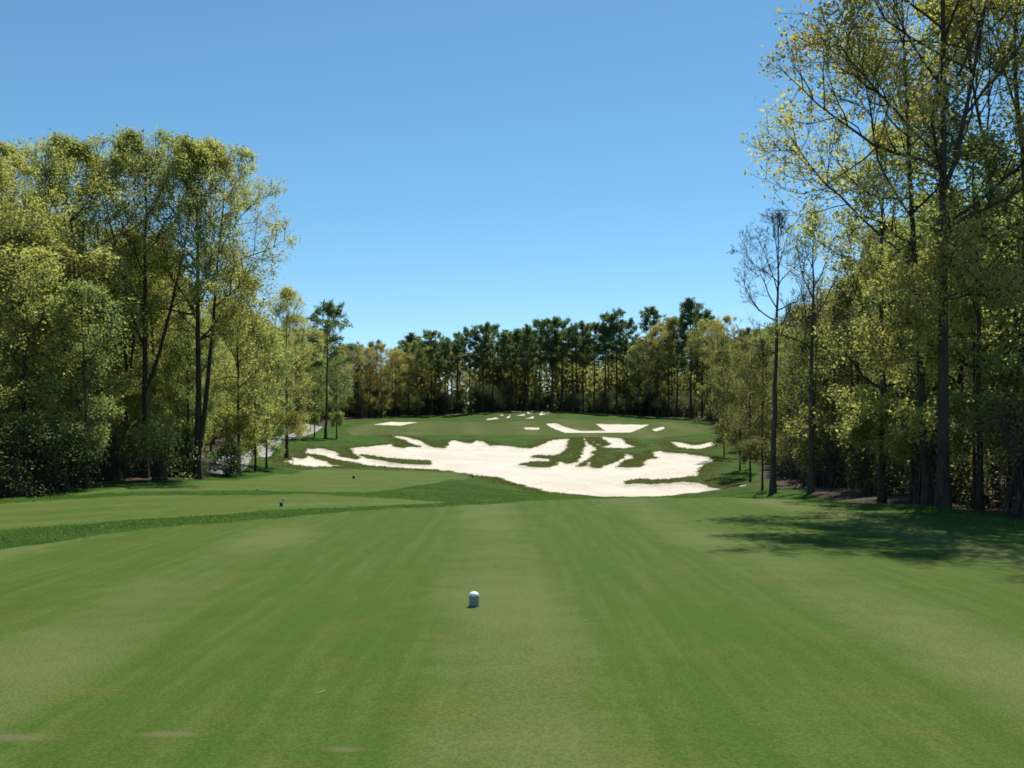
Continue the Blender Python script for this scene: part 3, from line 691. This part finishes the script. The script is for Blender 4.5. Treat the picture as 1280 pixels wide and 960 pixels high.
# slim understory trees
sl = ['slimA', 'slimB']
row(WL, 1, .5, 3, 2.6, sl, ['young_tree']*2, lab('slim COLOUR tree rimming the left wood', 2), 'tree', 'young trees of the left wood', (.7, 1.15), 1.1, ['green', 'oak', 'oak'], ymin=27, front='its rim trees')
row(WL, 1, 3, 9, 2.6, sl, ['young_tree']*2, lab('slender COLOUR young tree among the oaks of the left wood', 2), 'tree', 'young trees of the left wood', (.7, 1.15), 1.2, ['green', 'oak', 'ochre'], ymin=27)
eR = 'slender COLOUR young tree in the right wood'; pR = 'thin brown-trunked COLOUR pole tree in the right wood'
row(WR, -1, .5, 3, 1.7, ['pole', 'pole', 'slimA'], ['young_tree']*3, ['thin-trunked COLOUR tree rimming the right wood']*2+['leafy COLOUR tree rimming the right wood'], 'tree', 'young trees of the right wood', (.7, 1.1), .9, ['olive', 'olive', 'green'], ymin=24, front='its rim trees')
row(WR, -1, 3, 8, 1.7, ['pole', 'pole', 'slimB'], ['young_tree']*3, [pR, pR, eR], 'tree', 'young trees of the right wood', (.7, 1.15), 1.0, ['olive', 'olive', 'green'], ymin=20)
row(WR, -1, 6, 14, 1.8, ['pole'], ['young_tree'], [pR], 'tree', 'young trees of the right wood', (.8, 1.2), 1.0, ['olive', 'olive', 'green'], ymin=20)
# pines behind the green (and a few in the right wood)
pk = ['pineA', 'pineB', 'pineC', 'pineD']
back = []
for u, v, d in [(540, 418, 172), (556, 424, 170), (572, 416, 174), (588, 410, 171), (603, 402, 172), (617, 408, 176), (630, 412, 171), (645, 408, 175), (660, 403, 171), (674, 404, 174), (690, 402, 172), (703, 400, 175), (716, 402, 171), (729, 399, 174), (742, 400, 172), (757, 396, 172), (771, 391, 171), (783, 400, 174), (812, 388, 172), (846, 392, 170), (864, 379, 168), (878, 393, 172)]:
    x, y = at_px(u, d); z = Hh(x, y); h = (EYE-(v+random.uniform(1, 11)-HZ)/F*d-z); k = random.choice(pk); free(x, y, .5)
    hh = {'pineA': 15.5, 'pineB': 15.0, 'pineC': 14.2, 'pineD': 16.0}[k]
    back.append((u, plant(k, 'pine_tree', x, y, 'x', 'tree', 'pines lining the back of the green', sc=(h/hh*.95, h/hh*.95, h/hh))))
words = 'first second third fourth fifth sixth seventh eighth ninth tenth eleventh twelfth thirteenth fourteenth fifteenth sixteenth seventeenth eighteenth nineteenth twentieth twenty-first twenty-second'.split()
for w, (u, o) in zip(words, back): o['label'] = 'dark tall pine behind the green, %s from the left of the front row' % w
for k in range(70):
    u = random.uniform(500, 930); d = random.uniform(176, 205); x, y = at_px(u, d)
    if free(x, y, 1.8):
        kk = random.choice(pk); plant(kk, 'pine_tree', x, y, 'dark pine deep in the stand behind the green', 'tree', 'pines deep in the stand', sc=min(random.uniform(.8, .93), max_h(x, y)/HK[kk]*random.uniform(.9, .98)))
# budding broadleaf trees at the back corners
row([(-29, 148), (-24, 158), (-18, 168), (-12, 171)], 1, 0, 3, 2.6, oakk, ['oak_tree']*4, lab('COLOUR budding tree left of the pines behind the green', 4), 'tree', 'COLOUR budding trees at the left back', (.78, .9), 1.8, ['ochre', 'oak', 'olive'])
row([(-34, 150), (-26, 163), (-18, 173), (-8, 177)], 1, 1, 6, 3.0, oakk, ['oak_tree']*4, lab('COLOUR budding tree left of the pines behind the green', 4), 'tree', 'COLOUR budding trees at the left back', (.85, 1.0), 2.0, ['ochre', 'oak', 'olive'])
for u, v, d, k, m, l in [(822, 408, 166, 'oakB', 'ochre', 'rusty budding tree between the pines at the right end of the green'), (836, 398, 169, 'oakA', 'ochre', 'largest rusty budding tree at the right end of the green'), (800, 430, 168, 'oakC', 'green', 'pale green tree in the gap between pines right of the green'),
                         (885, 400, 160, 'oakA', 'oak', 'tall budding tree at the back right corner beside the rightmost pine'), (905, 396, 150, 'oakB', 'ochre', 'budding tree where the right wood meets the pines'), (668, 445, 178, 'oakC', 'green', 'pale yellow tree glimpsed between the pine trunks left of centre'), (690, 440, 180, 'oakD', 'oak', 'yellow-green tree glimpsed between the pine trunks'), (640, 450, 178, 'oakD', 'ochre', 'low rusty tree among the pine trunks behind the mound')]:
    x, y = at_px(u, d); z = Hh(x, y); h = EYE-(v-HZ)/F*d-z; hh = {'oakA': 15.5, 'oakB': 15., 'oakC': 14., 'oakD': 13.}[k]
    plant(k, 'oak_tree', x, y, l, sc=(h/hh, h/hh, h/hh), mat=m)
# shrubs
row(WL, 1, .2, 2, 1.5, ['bushA', 'bushB', 'bushC', 'brushA'], ['shrub']*4, lab('dark leafy shrub under the trees of the left wood', 3)+['twiggy brown brush under the trees of the left wood'], 'shrub', 'shrubs of the left wood', (.5, .85), .8, ymin=24, ymax=57)
row(WL, 1, 2, 8, 1.8, ['bushA', 'bushC', 'brushA'], ['shrub']*3, lab('dark leafy shrub under the trees of the left wood', 2)+['twiggy brown brush under the trees of the left wood'], 'shrub', 'shrubs of the left wood', (.7, 1.1), .9, ymin=24)
row(WR, -1, .4, 2, 1.3, ['brushA', 'brushB', 'bushB', 'brushA'], ['shrub']*4, ['twiggy brown brush under the right wood', 'twiggy brown brush under the right wood', 'dark leafy shrub under the right wood', 'twiggy brown brush under the right wood'], 'shrub', 'shrubs of the right wood', (.6, 1.1), .8, ymin=19)
row(WR, -1, 2, 8, 1.5, ['brushA', 'bushA', 'bushC'], ['shrub']*3, ['twiggy brown brush under the right wood']+lab('dark leafy shrub under the right wood', 2), 'shrub', 'shrubs of the right wood', (.8, 1.3), .9, ymin=17)
for o0, o1 in ((2, 5), (5, 9), (9, 14), (14, 20)): row(WB, 1, o0, o1, 1.9, ['bushA', 'bushC', 'brushA'], ['shrub']*3, lab('dark undergrowth bush between the pine trunks', 2)+['brown brush between the pine trunks'], 'shrub', 'undergrowth behind the green', (.8, 1.25), .9)
plant('bushA', 'shrub', *at_px(28, 37), 'large dark holly bush at the lower left corner of the wood', 'shrub', sc=(1.2, 1.2, .95))
plant('bushA', 'shrub', *at_px(75, 38.6), 'dark holly bush left of the pale-barked young tree', 'shrub', sc=.95)
plant('bushA', 'shrub', *at_px(200, 46.4), 'grey-green rounded bush in front of the forked oak', 'shrub', sc=1.0, mat='green')
plant('bushB', 'shrub', *at_px(285, 55.5), 'dark bush hiding the near end of the cart path', 'shrub', sc=1.0)
plant('brushB', 'shrub', *at_px(8, 35.6), 'dry tan brush pile at the lawn edge, far left', 'shrub', sc=(1.1, 1.1, .8), mat='heath')

# far-off wood that reads as one mass
def woodland():
    rng = np.random.default_rng(77); C = []; T = []; tb = Tubes()
    spots = []
    for e, sd in ((WL, 1), (WR, -1), (WB, 1)):
        L = along(e, 0)[2]
        for k in range(95 if e is not WB else 330):
            s = rng.uniform(0, L); x, y, _ = along(e, s); x2, y2, _ = along(e, min(s+.5, L)); tx, ty = x2-x, y2-y; n = math.hypot(tx, ty) or 1
            o = rng.uniform(20, 42) if e is not WB else rng.uniform(8, 75)
            spots.append((x-ty/n*o*sd, y+tx/n*o*sd))
    S = np.array(spots); S = S[(S[:, 1] > 15)]; Z = height(S[:, 0], S[:, 1])
    for (x, y), z in zip(S, Z):
        H = rng.uniform(8.5, 12); Rr = rng.uniform(2.2, 3.4); c = 330; tone = rng.uniform(.1, .8)
        tb.add(np.array([[x, y, z-.3], [x+rng.normal()*.2, y, z+H*.5], [x+rng.normal()*.3, y, z+H*.9]]), [.17, .12, .03], 5)
        q = rng.uniform(0, 1, c); env = np.sqrt(np.clip(1-((q-.5)/.56)**2, .05, 1))*Rr
        az = rng.uniform(0, 6.28, c); rr = env*np.sqrt(rng.uniform(size=c))
        C.append(np.stack([x+np.cos(az)*rr, y+np.sin(az)*rr, z+H*(.08+.92*q)], 1)); T.append(np.clip(rng.normal(tone, .2, c), 0, 1))
        c = 170; rr = 3.4*np.sqrt(rng.uniform(size=c)); az = rng.uniform(0, 6.28, c); hh = rng.uniform(1.2, 4.2)
        C.append(np.stack([x+np.cos(az)*rr, y+np.sin(az)*rr, z+hh*rng.uniform(0, 1, c)*(1-rr/5)], 1)); T.append(np.clip(rng.normal(.15, .15, c), 0, 1))
    C = np.concatenate(C)
    me = leaf_mesh('woodland', C, .62, rng, M['olive'], aspect=.7, tint=np.concatenate(T))
    o = link('distant_woodland', me); tag(o, 'deep woodland seen as one mass behind the nearer trees', 'woodland', kind='stuff')
    t = link('woodland_trunks', tb.mesh('woodland_trunks', M['oakbark'])); tag(t, 'distant trunks deep inside the woodland', 'woodland', kind='stuff')
woodland()

# ------------------------------------------------------------------ long grass along edges (nobody could count it)
def blades():
    rng = np.random.default_rng(5)
    def build(name, X, Y, hmin, hmax, width, per, mat, label, spread):
        n = len(X); Z = height(X, Y); k = per
        bx = np.repeat(X, k)+rng.normal(size=n*k)*spread; by = np.repeat(Y, k)+rng.normal(size=n*k)*spread; bz = np.repeat(Z, k)-.02
        h = rng.uniform(hmin, hmax, n*k); ln = rng.normal(size=(n*k, 2))*.35*h[:, None]; az = rng.uniform(0, 6.28, n*k); wx, wy = np.cos(az)*width, np.sin(az)*width
        V = np.stack([np.stack([bx-wx, by-wy, bz], 1), np.stack([bx+wx, by+wy, bz], 1), np.stack([bx+ln[:, 0]*.4+wx*.6, by+ln[:, 1]*.4+wy*.6, bz+h*.6], 1), np.stack([bx+ln[:, 0], by+ln[:, 1], bz+h], 1)], 1).reshape(-1, 3)
        i = np.arange(n*k)*4; T = np.concatenate([np.stack([i, i+1, i+2], 1), np.stack([i, i+2, i+3], 1)])
        tint = np.repeat(np.clip(np.repeat(rng.normal(.5, .2, n), k)+rng.normal(size=n*k)*.12, 0, 1), 4)
        o = link(name, mesh_np(name, V, [T], M[mat], False, tint)); tag(o, label, 'grass', kind='stuff')
    # bunker lips and islands
    X = rng.uniform(-27, 26, 260000); Y = rng.uniform(58, 122, 260000)
    f = fields(X, Y); s = f['sand']; p = np.where((s < -.02) & (s > -1.8), np.exp(s/0.8), 0)*.55
    ok = (rng.uniform(size=len(X)) < p) & (f['tee3'] < -.3) & (f['fair'] < -.3) & (f['path'] < -.5)
    build('fescue_grass', X[ok], Y[ok], .05, .15, .02, 6, 'heath', 'ragged green and brown fescue along the bunker lips', .12)
    # rough between the tees
    X = rng.uniform(-17, 10, 150000); Y = rng.uniform(7, 58, 150000); f = fields(X, Y)
    ok = (f['tee'] < -.02) & (f['tee2'] < -.02) & (f['tee3'] < -.02) & (f['sand'] < -.1) & (f['wood'] < .6) & ((Y < 34) | (rng.uniform(size=len(X)) < .6))
    build('rough_grass', X[ok], Y[ok], .03, .06, .010, 4, 'blade', 'longer dark green grass between the mown tees', .07)
blades()

# ------------------------------------------------------------------ tee markers and small things on the lawn
def paint(name, c, rough=.4):
    m, t = new_mat(name); P = t.add('ShaderNodeTexCoord').outputs['Object']
    n = t.noise(P, 40, 4, .7); col = t.mix(t.math('MULTIPLY', t.rng(n, .5, .8), .3), c, tuple(x*.7+.02 for x in c))
    principled(t, col, rough, .4); return m
def lathe(name, prof, mat, parent, sides=28):
    a = np.arange(sides)*2*np.pi/sides; n = len(prof); pr = np.array(prof)
    V = np.stack([pr[:, 0][:, None]*np.cos(a), pr[:, 0][:, None]*np.sin(a), pr[:, 1][:, None]+0*a], -1).reshape(-1, 3)
    i = np.arange(n*sides).reshape(n, sides)
    q = np.stack([i[:-1], np.roll(i[:-1], -1, 1), np.roll(i[1:], -1, 1), i[1:]], -1).reshape(-1, 4)
    return link(name, mesh_np(name, V, [q], mat, True), parent)
def marker(u, v, c, label, group=None, sc=1.0, d=None):
    if d: x, y = at_px(u, d)
    else: x, y = hit(u, v, 22)
    o = empty('tee_marker', (x, y, Hh(x, y)+.003), 0, sc); tag(o, label, 'tee marker', group)
    r = .053; top = .112
    prof = [(.0005, 0), (r*.93, 0), (r*.98, .006), (r, .02), (r, top-.006), (r*.985, top)]
    lathe('body', prof, paint('marker_paint_shade', (.21, .24, .25) if c[0] > .7 else c), o)  # white marker's body darkened to blue-grey: its front shade put into the colour
    dome = [(r*.985, top+.0005), (r*1.03, top+.003)]+[(r*1.03*math.cos(t), top+.005+.040*math.sin(t)) for t in np.linspace(.06, 1.565, 10)]
    lathe('cap', dome, paint('marker_cap', c), o)
    lathe('base_ring', [(r*.95, -.01), (r*1.1, -.01), (r*1.1, .007), (r*1.0, .010)], paint('marker_ring', (.12, .13, .13)), o)
    return o
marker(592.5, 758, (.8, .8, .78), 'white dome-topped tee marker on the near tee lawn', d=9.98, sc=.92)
marker(351.5, 633, (.025, .02, .03), 'dark tee marker, the nearest on the lower left tee', 'dark tee markers', .9)
marker(442, 598.5, (.025, .02, .03), 'dark tee marker on the farthest tee, below the small left bunkers', 'dark tee markers', 1.25)
marker(591, 597.5, (.025, .02, .03), 'dark tee marker by the lower edge of the main bunker', 'dark tee markers', 1.15)
marker(322, 614, (.40, .37, .14), 'pale yellow tee marker on the far left tee', 'pale tee markers', .8)
marker(354, 626.5, (.40, .37, .14), 'pale yellow tee marker just behind the nearest dark one', 'pale tee markers', .7)

def peg(u, v, label, rz):
    d = EYE*F/(v-HZ); x, y = at_px(u, d)
    o = empty('broken_tee', (x, y, Hh(x, y)+.009), rz); o.rotation_euler = (R(84), 0, rz); tag(o, label, 'golf tee', 'broken tee pegs on the lawn')
    w = paint('peg_wood', (.62, .50, .36), .6)
    lathe('shaft', [(.0005, -.03), (.002, -.022), (.0026, .018), (.0035, .022)], w, o, 10)
    lathe('cup', [(.0035, .0222), (.007, .028), (.0072, .030), (.0055, .0295), (.001, .027)], w, o, 12)
peg(732, 777, 'tiny pale broken tee peg right of the white marker', .6)
peg(400, 868, 'tiny pale broken tee peg at the lower left of the lawn', 2.1)

# ------------------------------------------------------------------ camera, sun, sky
cam = bpy.data.cameras.new('camera'); co = bpy.data.objects.new('camera', cam); COL.objects.link(co); SC.camera = co
co.location = (0, 0, EYE); co.rotation_euler = (R(90), 0, 0)
cam.sensor_width = 36; cam.lens = F/1280*36; cam.shift_y = (HZ-480)/1280; cam.clip_start = .1; cam.clip_end = 3000
sun = bpy.data.lights.new('sun', 'SUN'); so = bpy.data.objects.new('sun', sun); COL.objects.link(so)
sun.energy = 5.0; sun.angle = R(.45); sun.color = (1, .955, .88)
so.rotation_euler = (R(90)-SUN_EL, 0, -SUN_AZ+math.pi)
so.location = (20, 40, 60)
w = bpy.data.worlds.new('World'); SC.world = w; w.use_nodes = True
nt = w.node_tree; nt.nodes.clear()
sky = nt.nodes.new('ShaderNodeTexSky'); sky.sky_type = 'NISHITA'; sky.sun_disc = False
sky.sun_elevation = SUN_EL; sky.sun_rotation = SUN_AZ; sky.air_density = .78; sky.dust_density = 0.1; sky.ozone_density = 3.0; sky.altitude = 400
hs = nt.nodes.new('ShaderNodeHueSaturation'); hs.inputs['Saturation'].default_value = 1.13; hs.inputs['Value'].default_value = 1.0; hs.inputs['Hue'].default_value = .483; nt.links.new(sky.outputs[0], hs.inputs['Color'])
bg = nt.nodes.new('ShaderNodeBackground'); bg.inputs['Strength'].default_value = .10
ow = nt.nodes.new('ShaderNodeOutputWorld')
nt.links.new(hs.outputs[0], bg.inputs[0]); nt.links.new(bg.outputs[0], ow.inputs[0])
vs = SC.view_settings
SC.display_settings.display_device = 'sRGB'; vs.view_transform = 'Standard'; vs.look = 'None'; vs.gamma = 1; vs.use_curve_mapping = False; vs.exposure = 0.5
SC.cycles.filter_width = 1.7
SC.cycles.max_bounces = 8; SC.cycles.diffuse_bounces = 4; SC.cycles.transmission_bounces = 6; SC.cycles.transparent_max_bounces = 4
